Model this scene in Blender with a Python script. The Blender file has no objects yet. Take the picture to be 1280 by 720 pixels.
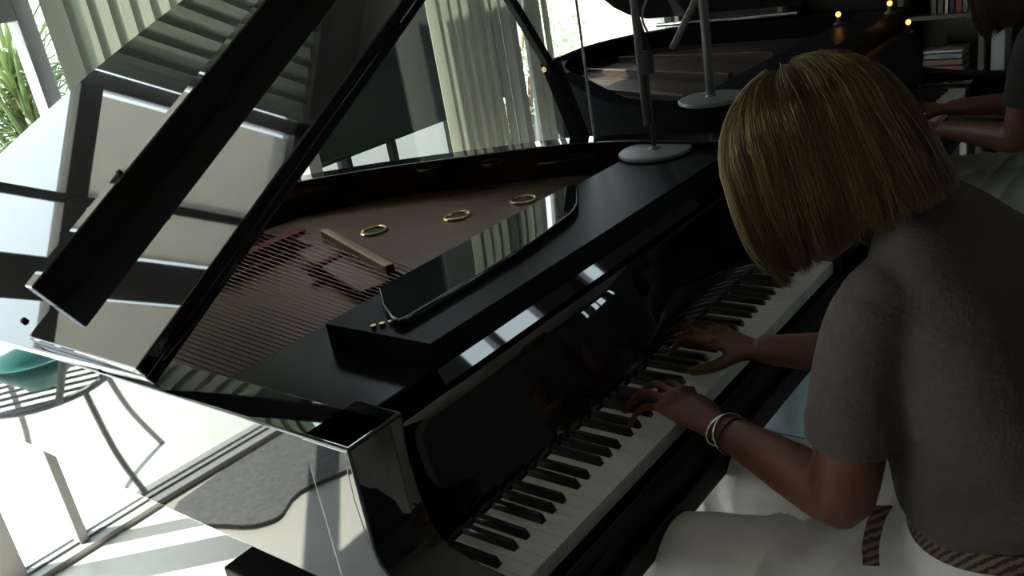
import time; T0 = time.time()
import bpy, bmesh, math, random
from mathutils import Vector, Matrix, noise
import numpy as np
random.seed(7); np.random.seed(7)
V = Vector
SC = bpy.context.scene
COL = SC.collection
# ------------------------------------------------------------------ camera
cd = bpy.data.cameras.new('camera'); cam = bpy.data.objects.new('camera', cd); COL.objects.link(cam)
cf, cr, cu = V((.7028, .6132, -.3605)), V((.5997, -.7834, -.1635)), V((.3827, .1013, .9183))
cam.matrix_world = Matrix(((cr.x, cu.x, -cf.x, -.7039), (cr.y, cu.y, -cf.y, -.7012), (cr.z, cu.z, -cf.z, 1.5496), (0, 0, 0, 1)))
cd.sensor_fit = 'HORIZONTAL'; cd.sensor_width = 36; cd.lens = 36 * 1123.28 / 1280
cd.clip_start = .02; cd.clip_end = 200
SC.camera = cam
# ------------------------------------------------------------------ world, sun, exposure
w = bpy.data.worlds.new('world'); SC.world = w; w.use_nodes = True
bg = w.node_tree.nodes['Background']; bg.inputs[0].default_value = (.80, .90, 1.0, 1); bg.inputs[1].default_value = 3.0
sd = bpy.data.lights.new('sun', 'SUN'); sun = bpy.data.objects.new('sun', sd); COL.objects.link(sun)
sd.energy = 12; sd.angle = .01; sd.color = (1, .95, .86)
sun.rotation_euler = (-V((-.50, .52, .95))).to_track_quat('-Z', 'Y').to_euler()
SC.view_settings.view_transform = 'Standard'; SC.view_settings.look = 'None'
SC.view_settings.exposure = 0.8; SC.view_settings.gamma = 1; SC.view_settings.use_curve_mapping = False
SC.cycles.max_bounces = 10; SC.cycles.diffuse_bounces = 5; SC.cycles.glossy_bounces = 5
SC.cycles.transparent_max_bounces = 16; SC.cycles.transmission_bounces = 6
SC.cycles.sample_clamp_indirect = 6

# ------------------------------------------------------------------ materials
def mat(name, col, rough=.5, metal=0, ior=1.5, spec=.5, noise_amt=0, scale=8, bump=0, bscale=40, stretch=None, emit=None, trans=None):
    m = bpy.data.materials.new(name); m.use_nodes = True
    nt = m.node_tree; b = nt.nodes['Principled BSDF']; L = nt.links
    b.inputs['Base Color'].default_value = (*col, 1); b.inputs['Roughness'].default_value = rough
    b.inputs['Specular IOR Level'].default_value = spec; b.inputs['Metallic'].default_value = metal; b.inputs['IOR'].default_value = ior
    if noise_amt or bump:
        tc = nt.nodes.new('ShaderNodeTexCoord'); mp = nt.nodes.new('ShaderNodeMapping'); L.new(tc.outputs['Object'], mp.inputs[0])
        if stretch: mp.inputs['Scale'].default_value = stretch
    if noise_amt:
        n = nt.nodes.new('ShaderNodeTexNoise'); n.inputs['Scale'].default_value = scale; n.inputs['Detail'].default_value = 5
        L.new(mp.outputs[0], n.inputs['Vector'])
        r = nt.nodes.new('ShaderNodeMapRange'); r.inputs['From Min'].default_value = .3; r.inputs['From Max'].default_value = .7
        r.inputs['To Min'].default_value = 1 - noise_amt; r.inputs['To Max'].default_value = 1 + noise_amt
        L.new(n.outputs['Fac'], r.inputs[0])
        mx = nt.nodes.new('ShaderNodeMix'); mx.data_type = 'RGBA'; mx.blend_type = 'MULTIPLY'; mx.inputs['Factor'].default_value = 1
        mx.inputs['A'].default_value = (*col, 1); L.new(r.outputs[0], mx.inputs['B']); L.new(mx.outputs['Result'], b.inputs['Base Color'])
    if bump:
        n2 = nt.nodes.new('ShaderNodeTexNoise'); n2.inputs['Scale'].default_value = bscale; n2.inputs['Detail'].default_value = 3
        L.new(mp.outputs[0], n2.inputs['Vector'])
        bp = nt.nodes.new('ShaderNodeBump'); bp.inputs['Strength'].default_value = bump; bp.inputs['Distance'].default_value = .01
        L.new(n2.outputs['Fac'], bp.inputs['Height']); L.new(bp.outputs[0], b.inputs['Normal'])
    if emit: b.inputs['Emission Color'].default_value = (*emit[:3], 1); b.inputs['Emission Strength'].default_value = emit[3]
    if trans:
        t = nt.nodes.new('ShaderNodeBsdfTranslucent'); t.inputs[0].default_value = (*trans[:3], 1)
        ms = nt.nodes.new('ShaderNodeMixShader'); ms.inputs[0].default_value = trans[3]
        L.new(b.outputs[0], ms.inputs[1]); L.new(t.outputs[0], ms.inputs[2]); L.new(ms.outputs[0], nt.nodes['Material Output'].inputs[0])
    return m
def stripes(name, c1, c2, scale, axis='X', rough=.8, distort=2):
    m = mat(name, c1, rough); nt = m.node_tree; L = nt.links
    tc = nt.nodes.new('ShaderNodeTexCoord'); wv = nt.nodes.new('ShaderNodeTexWave'); wv.bands_direction = axis
    wv.inputs['Scale'].default_value = scale; wv.inputs['Distortion'].default_value = distort; wv.inputs['Detail Scale'].default_value = 3
    L.new(tc.outputs['Object'], wv.inputs['Vector'])
    cr_ = nt.nodes.new('ShaderNodeValToRGB'); cr_.color_ramp.elements[0].color = (*c1, 1); cr_.color_ramp.elements[1].color = (*c2, 1)
    cr_.color_ramp.elements[0].position = .42; cr_.color_ramp.elements[1].position = .58
    L.new(wv.outputs['Fac'], cr_.inputs[0]); L.new(cr_.outputs[0], nt.nodes['Principled BSDF'].inputs['Base Color'])
    return m
def glass_mat():
    m = bpy.data.materials.new('window_glass'); m.use_nodes = True; nt = m.node_tree; nt.nodes.clear()
    o = nt.nodes.new('ShaderNodeOutputMaterial'); t = nt.nodes.new('ShaderNodeBsdfTransparent'); t.inputs[0].default_value = (.95, .98, .96, 1)
    g = nt.nodes.new('ShaderNodeBsdfGlossy'); g.inputs['Roughness'].default_value = 0
    lw = nt.nodes.new('ShaderNodeLayerWeight'); lw.inputs[0].default_value = .5
    pw = nt.nodes.new('ShaderNodeMath'); pw.operation = 'POWER'; pw.inputs[1].default_value = 5; nt.links.new(lw.outputs['Facing'], pw.inputs[0])
    fr = nt.nodes.new('ShaderNodeMath'); fr.operation = 'MULTIPLY_ADD'; fr.inputs[1].default_value = .8; fr.inputs[2].default_value = .03; nt.links.new(pw.outputs[0], fr.inputs[0])
    mx = nt.nodes.new('ShaderNodeMixShader')
    nt.links.new(fr.outputs[0], mx.inputs[0]); nt.links.new(t.outputs[0], mx.inputs[1]); nt.links.new(g.outputs[0], mx.inputs[2]); nt.links.new(mx.outputs[0], o.inputs[0])
    return m
M = dict(
    lacquer=mat('black_lacquer', (.006, .006, .007), .025, ior=1.85),
    lacquer_soft=mat('black_lacquer_soft', (.006, .006, .007), .06, ior=1.65),
    satin=mat('black_satin_wood', (.010, .010, .011), .38, spec=.06),
    matte=mat('black_matte_wood', (.008, .008, .009), .6, spec=.0),
    eggshell=mat('black_eggshell', (.009, .010, .010), .25, spec=.10),
    ivory=mat('white_key_plastic', (.70, .71, .66), .25, noise_amt=.05, scale=30),
    ebony=mat('black_key_plastic', (.010, .0095, .009), .30),
    keywood=mat('key_wood', (.30, .22, .13), .7, noise_amt=.15, scale=20),
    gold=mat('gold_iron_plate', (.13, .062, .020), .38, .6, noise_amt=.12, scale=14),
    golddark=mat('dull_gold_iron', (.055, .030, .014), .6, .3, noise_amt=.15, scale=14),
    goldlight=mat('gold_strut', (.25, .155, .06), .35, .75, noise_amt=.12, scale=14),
    brass=mat('brass', (.75, .55, .25), .25, 1),
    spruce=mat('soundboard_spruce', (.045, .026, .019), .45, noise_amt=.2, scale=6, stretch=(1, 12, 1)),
    felt=mat('red_felt', (.24, .035, .03), .95, noise_amt=.2, scale=60),
    string=mat('steel_string', (.10, .085, .08), .3, .9),
    copper=mat('wound_string', (.09, .045, .036), .35, .9),
    rubber=mat('black_rubber', (.01, .01, .01), .7),
    chrome=mat('chrome', (.8, .8, .8), .12, 1),
    greymetal=mat('grey_painted_metal', (.18, .19, .18), .40, .1, noise_amt=.05),
    darkmetal=mat('dark_grey_metal', (.07, .07, .07), .4, .3),
    cordm=mat('grey_cord', (.45, .45, .43), .6),
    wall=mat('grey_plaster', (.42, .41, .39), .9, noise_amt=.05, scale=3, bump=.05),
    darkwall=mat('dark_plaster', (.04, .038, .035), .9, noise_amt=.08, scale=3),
    ceil=mat('ceiling_paint', (.30, .29, .275), .9, noise_amt=.04, scale=2),
    floor=mat('pale_stone_floor', (.62, .59, .53), .35, noise_amt=.06, scale=5),
    patio=mat('pale_patio_paving', (.80, .79, .75), .8, noise_amt=.06, scale=6),
    frame=mat('grey_aluminium', (.30, .30, .31), .45, .2, noise_amt=.04),
    blind=mat('blind_fabric', (.62, .63, .59), .85, noise_amt=.06, scale=4, stretch=(6, 6, .4), trans=(.60, .62, .54, .42)),
    shade=mat('pale_shade_fabric', (.62, .60, .55), .9, noise_amt=.03, trans=(.63, .61, .57, .75)),
    glass=glass_mat(),
    leaf=mat('yucca_leaf', (.26, .33, .17), .5, noise_amt=.35, scale=9, trans=(.40, .48, .24, .35)),
    leaf2=mat('pale_shrub_leaf', (.45, .50, .36), .6, noise_amt=.6, scale=3, trans=(.75, .8, .55, .4)),
    bark=mat('bark', (.18, .13, .09), .9, noise_amt=.3, scale=20, bump=.3),
    greenpaint=mat('dark_green_paint', (.006, .010, .008), .8, spec=.1, noise_amt=.1, scale=4),
    garden=mat('garden_wall_render', (.50, .40, .30), .9, noise_amt=.12, scale=3),
    rooft=mat('terracotta_roof', (.34, .22, .16), .9, noise_amt=.2, scale=9),
    iron=mat('grey_wrought_iron', (.22, .22, .23), .5, .3),
    teal=mat('teal_glaze', (.05, .24, .23), .25, noise_amt=.12, scale=10),
    skin=mat('skin', (.125, .040, .0165), .5, noise_amt=.08, scale=20),
    nail=mat('finger_nail', (.24, .11, .07), .5, spec=.2),
    hair=None,
    sweater=mat('taupe_knit', (.068, .053, .047), .95, noise_amt=.12, scale=90, bump=.25, bscale=320),
    white=mat('white_denim', (.66, .64, .61), .85, noise_amt=.04, scale=40, bump=.15, bscale=300),
    belt=stripes('striped_belt_weave', (.020, .012, .009), (.15, .095, .055), 42, 'DIAGONAL'),
    silver=mat('silver', (.8, .78, .75), .22, 1),
    oak=mat('dark_shelf_wood', (.07, .062, .052), .6, noise_amt=.15, scale=5, stretch=(1, 8, 8)),
    dark=mat('dark_cloth', (.022, .018, .014), .9, noise_amt=.1, scale=30),
    greycloth=mat('grey_trouser_cloth', (.20, .21, .19), .9, noise_amt=.06, scale=20),
    paleblue=mat('pale_blue_cloth', (.42, .56, .62), .9, noise_amt=.06, scale=14, bump=.2),
    denim=mat('blue_denim', (.13, .19, .25), .9, noise_amt=.15, scale=60, bump=.2),
    leather=mat('black_leather', (.015, .014, .014), .45, bump=.2, bscale=120),
    paper=mat('book_pages', (.55, .53, .48), .9),
    glow_ball=mat('amber_reflection_glow', (.9, .5, .2), .3, emit=(1, .36, .07, 2.2)),
    patchgrey=mat('rough_grey_patch', (.20, .20, .20), .95, noise_amt=.2, scale=50, bump=.5, bscale=150),
)
# ------------------------------------------------------------------ helpers
def link(name, me, parent=None, m=None):
    o = bpy.data.objects.new(name, me); COL.objects.link(o)
    if parent: o.parent = parent
    if m is not None and me is not None: me.materials.append(m)
    return o
def empty(name, label, cat, loc=(0, 0, 0), group=None):
    o = link(name, None); o.location = loc; o['label'] = label; o['category'] = cat
    if group: o['group'] = group
    return o
def tag(o, label, cat, group=None):
    o['label'] = label; o['category'] = cat
    if group: o['group'] = group
    return o
def struct(o): o['kind'] = 'structure'; return o
class MB:
    def __init__(s): s.v = []; s.f = []
    def add(s, vs, fs):
        n = len(s.v); s.v += [tuple(x) for x in vs]; s.f += [tuple(i + n for i in q) for q in fs]; return s
    def box(s, x0, x1, y0, y1, z0, z1):
        return s.add([(x, y, z) for z in (z0, z1) for y in (y0, y1) for x in (x0, x1)],
                     [(0, 2, 3, 1), (4, 5, 7, 6), (0, 1, 5, 4), (1, 3, 7, 5), (3, 2, 6, 7), (2, 0, 4, 6)])
    def bar(s, a, b, wx, wy=None, up=V((0, 0, 1))):
        a, b = V(a), V(b); d = (b - a).normalized(); wy = wy or wx
        if abs(d.dot(up)) > .95: up = V((1, 0, 0))
        sx = d.cross(up).normalized(); sy = sx.cross(d)
        c = [sx * i * wx / 2 + sy * j * wy / 2 for i, j in ((-1, -1), (1, -1), (1, 1), (-1, 1))]
        return s.add([a + q for q in c] + [b + q for q in c], [(3, 2, 1, 0), (4, 5, 6, 7), (0, 1, 5, 4), (1, 2, 6, 5), (2, 3, 7, 6), (3, 0, 4, 7)])
    def prism(s, poly, z0, z1, axis='Z'):
        n = len(poly); P = lambda a, b, c: {'Z': (a, b, c), 'X': (c, a, b), 'Y': (a, c, b)}[axis]
        vs = [P(a, b, z0) for a, b in poly] + [P(a, b, z1) for a, b in poly]
        return s.add(vs, [tuple(range(n))[::-1], tuple(range(n, 2 * n))] + [(i, (i + 1) % n, n + (i + 1) % n, n + i) for i in range(n)])
    def tube(s, pts, r, n=8, cap=True):
        pts = [V(q) for q in pts]; rs = r if isinstance(r, (list, tuple)) else [r] * len(pts)
        rings = []; ref = None
        for i, q in enumerate(pts):
            d = (pts[min(i + 1, len(pts) - 1)] - pts[max(i - 1, 0)])
            d = d.normalized() if d.length > 1e-9 else V((0, 0, 1))
            if ref is None: ref = d.orthogonal().normalized()
            a = (ref - d * ref.dot(d)); a = a.normalized() if a.length > 1e-6 else d.orthogonal().normalized()
            ref = a; b = d.cross(a); R = rs[i]; ra, rb = (R if isinstance(R, tuple) else (R, R))
            rings.append([q + a * math.cos(t) * ra + b * math.sin(t) * rb for t in [2 * math.pi * k / n for k in range(n)]])
        return s.rings(rings, cap)
    def rings(s, rings, cap=True, closed=False):
        n = len(rings[0]); vs = [p_ for R in rings for p_ in R]; fs = []
        m_ = len(rings)
        for i in range(m_ if closed else m_ - 1):
            for k in range(n):
                a, b = i * n, ((i + 1) % m_) * n; fs.append((a + k, a + (k + 1) % n, b + (k + 1) % n, b + k))
        if cap and not closed: fs += [tuple(range(n))[::-1], tuple(range((m_ - 1) * n, m_ * n))]
        return s.add(vs, fs)
    def lathe(s, prof, c=(0, 0, 0), n=32):
        return s.rings([[(c[0] + r_ * math.cos(2 * math.pi * k / n), c[1] + r_ * math.sin(2 * math.pi * k / n), c[2] + z) for k in range(n)] for r_, z in prof])
    def ball(s, c, rx, ry=None, rz=None, n=12):
        ry = ry or rx; rz = rz or rx
        return s.rings([[(c[0] + rx * math.sin(a) * math.cos(2 * math.pi * k / n), c[1] + ry * math.sin(a) * math.sin(2 * math.pi * k / n), c[2] + rz * math.cos(a)) for k in range(n)]
                        for a in [math.pi * (.02 + .96 * j / 8) for j in range(9)]][::-1])
    def mesh(s, name, smooth=False, fix=True):
        me = bpy.data.meshes.new(name); me.from_pydata(s.v, [], s.f)
        if fix:
            bm = bmesh.new(); bm.from_mesh(me); bmesh.ops.recalc_face_normals(bm, faces=bm.faces); bm.to_mesh(me); bm.free()
        if smooth: me.polygons.foreach_set('use_smooth', [True] * len(me.polygons))
        return me
    def build(s, name, m, parent=None, bevel=0, seg=2, smooth=False, angle=35):
        o = link(name, s.mesh(name, smooth), parent, m)
        if bevel:
            b = o.modifiers.new('bevel', 'BEVEL'); b.width = bevel; b.segments = seg; b.limit_method = 'ANGLE'; b.angle_limit = math.radians(angle)
            o.data.polygons.foreach_set('use_smooth', [True] * len(o.data.polygons))
            wn = o.modifiers.new('normals', 'WEIGHTED_NORMAL'); wn.keep_sharp = False
        elif smooth:
            pass
        return o
def spline(pts, n=8):
    P = [V(q) if len(q) == 3 else V((q[0], q[1], 0)) for q in pts]; out = []
    for i in range(len(P) - 1):
        a, b, c, d = P[max(i - 1, 0)], P[i], P[i + 1], P[min(i + 2, len(P) - 1)]
        for k in range(n):
            t = k / n
            out.append(.5 * ((2 * b) + (c - a) * t + (2 * a - 5 * b + 4 * c - d) * t * t + (3 * b - a - 3 * c + d) * t ** 3))
    out.append(P[-1]); return out
def offset(poly, d):
    out = []; n = len(poly)
    for i, q in enumerate(poly):
        a, b = V(poly[max(i - 1, 0)]), V(poly[min(i + 1, n - 1)]); t = (b - a).normalized()
        out.append((q[0] - t.y * d, q[1] + t.x * d))
    return out

# ================================================================== ROOM SHELL
WB = 1.99
XR, XL, YF, ZC = 4.25, -2.9, -2.9, 2.62
MB().box(XL, XR, YF, WB + .02, -.1, 0).build('floor', M['floor']); struct(bpy.data.objects['floor'])
struct(MB().box(XL - .1, XR + .1, YF - .1, WB + .14, ZC, ZC + .15).build('ceiling', M['ceil']))
struct(MB().box(XL - .1, XL, YF, WB + .1, 0, ZC).build('wall_left', M['wall']))
struct(MB().box(XL, XR, WB, WB + .12, 2.46, ZC).build('wall_back', M['wall']))
# right wall with a low wide window near the far front corner
rw = MB(); RW = (-2.84, -2.6, 1.40, 2.30)
rw.box(XR, XR + .12, YF, RW[0], 0, ZC).box(XR, XR + .12, RW[1], WB + .12, 0, ZC).box(XR, XR + .12, RW[0], RW[1], 0, RW[2]).box(XR, XR + .12, RW[0], RW[1], RW[3], ZC)
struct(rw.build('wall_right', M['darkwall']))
wf = struct(link('window_2', None)); 
f_ = MB()
for y0, y1 in ((RW[0], RW[0] + .04), (RW[1] - .04, RW[1])): f_.box(XR + .02, XR + .08, y0, y1, RW[2], RW[3])
for z0, z1 in ((RW[2], RW[2] + .05), (RW[3] - .05, RW[3])): f_.box(XR + .02, XR + .08, RW[0], RW[1], z0, z1)
f_.build('window_frame', M['frame'], wf); MB().box(XR + .045, XR + .051, RW[0], RW[1], RW[2], RW[3]).build('pane', M['glass'], wf)
# front wall (behind the player)
FW = (2.42, 3.86, 1.45, 2.20)
fw_ = MB().box(XL, FW[0], YF - .12, YF, 0, ZC).box(FW[1], XR, YF - .12, YF, 0, ZC).box(FW[0], FW[1], YF - .12, YF, 0, FW[2]).box(FW[0], FW[1], YF - .12, YF, FW[3], ZC)
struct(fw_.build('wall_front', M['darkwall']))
wf = struct(link('window_3', None)); f_ = MB()
for x0, x1 in ((FW[0], FW[0] + .04), (2.60, 3.02), (3.31, 3.38), (FW[1] - .04, FW[1])): f_.box(x0, x1, YF - .08, YF - .02, FW[2], FW[3])
for z0, z1 in ((FW[2], FW[2] + .04), (FW[3] - .04, FW[3])): f_.box(FW[0], FW[1], YF - .08, YF - .02, z0, z1)
f_.build('window_frame', M['frame'], wf); MB().box(FW[0], FW[1], YF - .051, YF - .045, FW[2], FW[3]).build('pane', M['glass'], wf)
# big window wall along the back: posts, transom, sill, panes
win = struct(link('window_1', None))
posts = [(-2.88, .08), (-1.5, .07), (-.075, .13), (.17, .03), (.54, .05), (1.40, .06), (2.34, .05), (2.72, .05), (2.90, .06), (4.18, .08)]
fm = MB()
for x, w_ in posts: fm.box(x - w_ / 2, x + w_ / 2, WB, WB + .07, 0, 2.46)
fm.box(XL, XR, WB, WB + .07, 2.38, 2.46)
fm.build('window_frame', M['frame'], win, bevel=.004)
tr = MB().box(XL, .54, WB + .002, WB + .066, 1.555, 1.625).build('transom', M['frame'], win, bevel=.004)
sl = MB().box(XL, XR, WB - .03, WB + .10, 0, .022); sl.box(XL, XR, WB + .012, WB + .02, .022, .03); sl.box(XL, XR, WB + .05, WB + .058, .022, .03)
sl.build('sill_track', M['frame'], win)
MB().box(XL, XR, WB + .03, WB + .036, .02, 2.40).build('pane', M['glass'], win)
sh = MB()
for x0, x1 in ((XL + .08, -1.54), (-1.46, -.15), (0, .50)): sh.box(x0, x1, WB + .040, WB + .044, 1.63, 2.38)
sh.build('pale_shade', M['shade'], win)

# vertical blinds
def vblind(x0, x1, n, label, amp=.035, z0=.03):
    mb = MB(); t = empty('vertical_blind', label, 'blind', ((x0 + x1) / 2, WB - .06, 0), 'vertical blinds along the window wall')
    wv = (x1 - x0) / n
    for i in range(n):
        xa = x0 + i * wv; a = math.radians(16 + random.uniform(-4, 4)); hw = wv * .74
        cx = xa + wv / 2 - (x0 + x1) / 2
        prof = [(cx + (k / 4 - .5) * 2 * hw * math.cos(a), (k / 4 - .5) * 2 * hw * math.sin(a) + .008 * math.sin(math.pi * k / 4)) for k in range(5)]
        q = prof + [(x, y + .0015) for x, y in prof[::-1]]
        mb.prism(q, z0, 2.36)
    mb.build('slats', M['blind'], t)
    MB().box(x0 - (x0 + x1) / 2, x1 - (x0 + x1) / 2, -.03, .03, 2.36, 2.40).build('head_rail', M['frame'], t)
    return t
vblind(.57, 1.03, 7, 'pale vertical blind behind the raised lid, stacked beside the bright garden window')
vblind(2.09, 2.62, 8, 'pale green-grey vertical blind with narrow slats beyond the dark wooden rim')
vblind(2.73, 2.93, 3, 'narrow stack of pale vertical blind slats just behind the lid prop')

# ================================================================== GRAND PIANO (near)
piano = empty('grand_piano', 'glossy black grand piano with raised lid being played by the woman in taupe', 'piano', (.61, .5, 0))
PO = V((.61, .5, 0))
def pb(mb, name, m, parent=None, **k):
    o = mb.build(name, m, parent or piano, **k)
    if (parent or piano) is piano: o.location = -PO
    return o
RZ = 1.006
side = [(-.13, .107), (-.13, .5), (-.13, 1.0), (-.13, 1.45)]
curve = [(q.x, q.y) for q in spline([(-.13, 1.45), (-.13, 1.60), (-.10, 1.685), (.0, 1.735), (.15, 1.745), (.35, 1.71), (.6, 1.615), (.8, 1.50), (.91, 1.41), (1.05, 1.23), (1.2, .97), (1.30, .78), (1.345, .6), (1.353, .45)], 4)]
outl = side[:-1] + curve + [(1.353, .107)]
inl = offset(outl, -.075); inl[0] = (-.055, .107); inl[-1] = (1.278, .107)
rim = MB(); n = len(outl)
vs = [(x, y, z) for z in (.757, RZ) for x, y in outl] + [(x, y, z) for z in (.757, RZ) for x, y in inl]
fs = []
for i in range(n - 1):
    fs += [(i, i + 1, n + i + 1, n + i), (2 * n + i, 3 * n + i, 3 * n + i + 1, 2 * n + i + 1), (n + i, n + i + 1, 3 * n + i + 1, 3 * n + i), (i, 2 * n + i, 2 * n + i + 1, i + 1)]
for i in (0, n - 1): fs.append((i, n + i, 3 * n + i, 2 * n + i))
rim.add(vs, fs); pb(rim, 'rim', M['lacquer'], bevel=.004, seg=2, angle=50)
inn = offset(outl, -.07); inn[0] = (-.06, .2); inn[-1] = (1.283, .2)
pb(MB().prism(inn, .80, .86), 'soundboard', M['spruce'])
# arms
prof = [(.20, RZ), (.107, RZ), (.114, .965), (.1155, .93), (.111, .88), (.102, .835), (.075, .805), (.03, .793), (-.045, .787), (-.075, .772), (-.085, .74), (-.085, .665), (.20, .665)]
for x0, x1 in ((-.1305, -.03), (1.253, 1.3535)):
    pb(MB().prism(prof, x0, x1, 'X'), 'arm', M['lacquer'], bevel=.006, seg=3, angle=50)
pb(MB().box(-.12, 1.345, -.06, .545, .615, .664), 'keybed', M['satin'], bevel=.004)
pb(MB().box(-.03, 1.253, -.045, -.018, .66, .704), 'key_slip', M['satin'], bevel=.005, seg=3)
for x0, x1 in ((-.030, -.002), (1.227, 1.253)): pb(MB().box(x0, x1, -.02, .15, .672, .752), 'key_block', M['lacquer'], bevel=.004)
# fallboard: curved, opened back
fbp = [(q.x, q.y) for q in spline([(.150, .742), (.163, .785), (.180, .832), (.195, .872), (.204, .893), (.212, .905), (.221, .911), (.229, .906), (.233, .893), (.235, .86)], 4)] + [(.235, .80), (.20, .742)]
pb(MB().prism(fbp, -.029, 1.252, 'X'), 'fallboard', M['lacquer'], smooth=True)
# keyboard
kb = link('keyboard', MB().box(-.001, 1.226, .004, .20, .675, .700).mesh('keyboard'), piano, M['matte']); kb.location = -PO
kw = .02356; KT = .735
blk = {}
for o_ in range(-1, 8):
    for l, i, off in (('C', 0, -.0025), ('D', 1, .0025), ('F', 3, -.004), ('G', 4, 0), ('A', 5, .004)):
        k = 2 + 7 * o_ + i
        if 0 <= k <= 50: blk[k + 1] = (k + 1) * kw + off
def blkw(k):
    return blk.get(k)
for k in range(52):
    x0, x1 = k * kw + .0004, (k + 1) * kw - .0004
    a = blk[k] + .0070 if k in blk else x0; b = blk[k + 1] - .0070 if k + 1 in blk else x1
    p_ = [(x0, -.002), (x1, -.002), (x1, .050), (b, .050), (b, .149), (a, .149), (a, .050), (x0, .050)]
    pp = []
    for q in p_:
        if not pp or (abs(q[0] - pp[-1][0]) + abs(q[1] - pp[-1][1])) > 1e-6: pp.append(q)
    mb = MB().prism(pp, .707, KT)
    o = link('white_key', mb.mesh('white_key'), kb, M['ivory'])
    bv = o.modifiers.new('bevel', 'BEVEL'); bv.width = .0008; bv.segments = 2; bv.limit_method = 'ANGLE'
for k, x in sorted(blk.items()):
    mb = MB(); h = .012
    sec = [(-.0063, KT - .01), (.0063, KT - .01), (.0055, KT + .0085), (.0042, KT + h), (-.0042, KT + h), (-.0055, KT + .0085)]
    rg = []
    for y, s_, zz in ((.050, .96, -.005), (.0515, 1, -.002), (.058, 1, 0), (.149, 1, 0)):
        rg.append([(x + a * s_, y + (0 if b < KT else (b - KT) * (.35 if y < .055 else 0)), b + (zz if b > KT else 0)) for a, b in sec])
    mb.rings(rg); o = link('black_key', mb.mesh('black_key'), kb, M['ebony'])
    bv = o.modifiers.new('bevel', 'BEVEL'); bv.width = .0012; bv.segments = 2; bv.limit_method = 'ANGLE'
# tray, desk, cover
pb(MB().box(-.054, 1.277, .262, .60, .905, .936), 'pin_block_cover', M['eggshell'], bevel=.003)
pb(MB().prism([(.250, .985), (.248, .938), (.236, .916), (.261, .916), (.261, .937), (.50, .937), (.50, .985)], .172, 1.272, 'X'), 'music_tray', M['satin'])
pb(MB().prism([(.2476, .9385), (.2356, .9158), (.2340, .9155), (.2460, .9395)], .171, 1.273, 'X'), 'tray_lip', M['lacquer'])
dk = [(.298, .490), (.243, .425), (.206, .365), (.20, .345), (.212, .337), (.40, .336), (.58, .340), (.745, .362), (.80, .385), (.915, .462), (.925, .475), (.90, .490)]
dsk = pb(MB().prism(dk, .986, 1.001), 'music_desk', M['lacquer'], bevel=.003)
for i in range(4):
    pb(MB().lathe([(.0, .985), (.005, .985), (.005, .991), (.0, .991)], (.186 + i * .012, .392 - i * .009, 0), 14), 'desk_hinge_pin', M['brass'])
# iron plate and strings
pl = MB(); PZ = .905
plate_poly = [(x, y) for x, y in offset(outl, -.085)][1:-1]
pp = [q for q in plate_poly if q[1] > .60]
pp = [(-.045, .60)] + pp + [(1.268, .60)]
pl.prism(pp, .862, .880)
po = pb(pl, 'iron_plate', M['gold'])
gp = [(.68, 1.37), (.80, 1.36), (1.02, 1.16), (1.17, .93), (1.26, .75), (1.265, .605), (.50, .605), (.54, .70), (.62, 1.0)]
gpl = pb(MB().prism(gp, .881, .915), 'plate_web', M['gold'], bevel=.008, seg=3)
for hx, hy in ((.745, .985), (.885, .825), (1.03, .72)):
    ring = MB(); ring.tube([(hx + .033 * math.cos(t * math.pi / 8), hy + .033 * math.sin(t * math.pi / 8), .917) for t in range(17)], .005)
    pb(ring, 'plate_hole_rim', M['brass'])
    pb(MB().lathe([(.0, .9155), (.031, .9155), (.031, .9165), (.0, .9165)], (hx, hy, 0)), 'plate_hole', M['rubber'])
st = MB()
st.bar((.515, .695, .925), (.672, 1.09, .925), .022, .035)
pb(st, 'plate_strut', M['goldlight'], bevel=.003)
pb(MB().bar((.47, .70, .905), (.62, 1.10, .905), .07, .012), 'plate_strut_foot', M['gold'], bevel=.003)
pb(MB().box(.42, .70, 1.20, 1.245, .892, .925), 'felt_strip', M['felt'], bevel=.004)
pb(MB().box(.50, .66, .94, .97, .892, .915), 'felt_strip', M['felt'], bevel=.004)
sb = MB()
for i in range(46):
    t = i / 45; a = (-.035 + t * .56, .61, .925); b = (-.03 + t * .70 + .05, 1.66 - .75 * t ** 2.2 * .55, .925)
    sb.tube([a, b], .0022 if i < 24 else .0012, n=5)
s_ = pb(sb, 'strings', M['copper']); s_['kind'] = 'stuff'
sb = MB()
for i in range(70):
    t = i / 69; a = (.50 + t * .75, .61, .921); b = (.66 + t * .60, 1.36 - t * .68, .921)
    sb.tube([a, b], .0005, n=4)
s_ = pb(sb, 'strings', M['string']); s_['kind'] = 'stuff'
# lid: main lid, folded front flap with its lip, bumpers, hinges
TH = math.radians(31); HX, HZ = -.126, RZ + .004
def lidpt(x, y, h): # closed-lid x, height above the lid underside
    s_ = x - HX; return (HX + s_ * math.cos(TH) - h * math.sin(TH), y, HZ + s_ * math.sin(TH) + h * math.cos(TH))
def lidmb(poly, h0, h1):
    mb = MB().prism(poly, h0, h1); mb.v = [lidpt(*q) for q in mb.v]; return mb
lo = offset(outl, .012); lo = [q for q in lo if q[1] > .56]
lpoly = [(HX, .545)] + [(max(q[0], HX - .012), q[1]) for q in lo] + [(1.365, .545)]
lid = pb(lidmb(lpoly, 0, .021), 'lid', M['lacquer'], bevel=.003, angle=50)
flap = link('front_flap', lidmb([(HX + .002, .545), (1.365, .545), (1.365, .902), (HX + .002, .902)], .0215, .043).mesh('front_flap'), lid, M['lacquer'])
bv = flap.modifiers.new('bevel', 'BEVEL'); bv.width = .003; bv.segments = 2
lip = link('flap_lip', lidmb([(-.058, .872), (1.33, .872), (1.33, .902), (-.058, .902)], .0432, .104).mesh('flap_lip'), lid, M['lacquer'])
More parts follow.
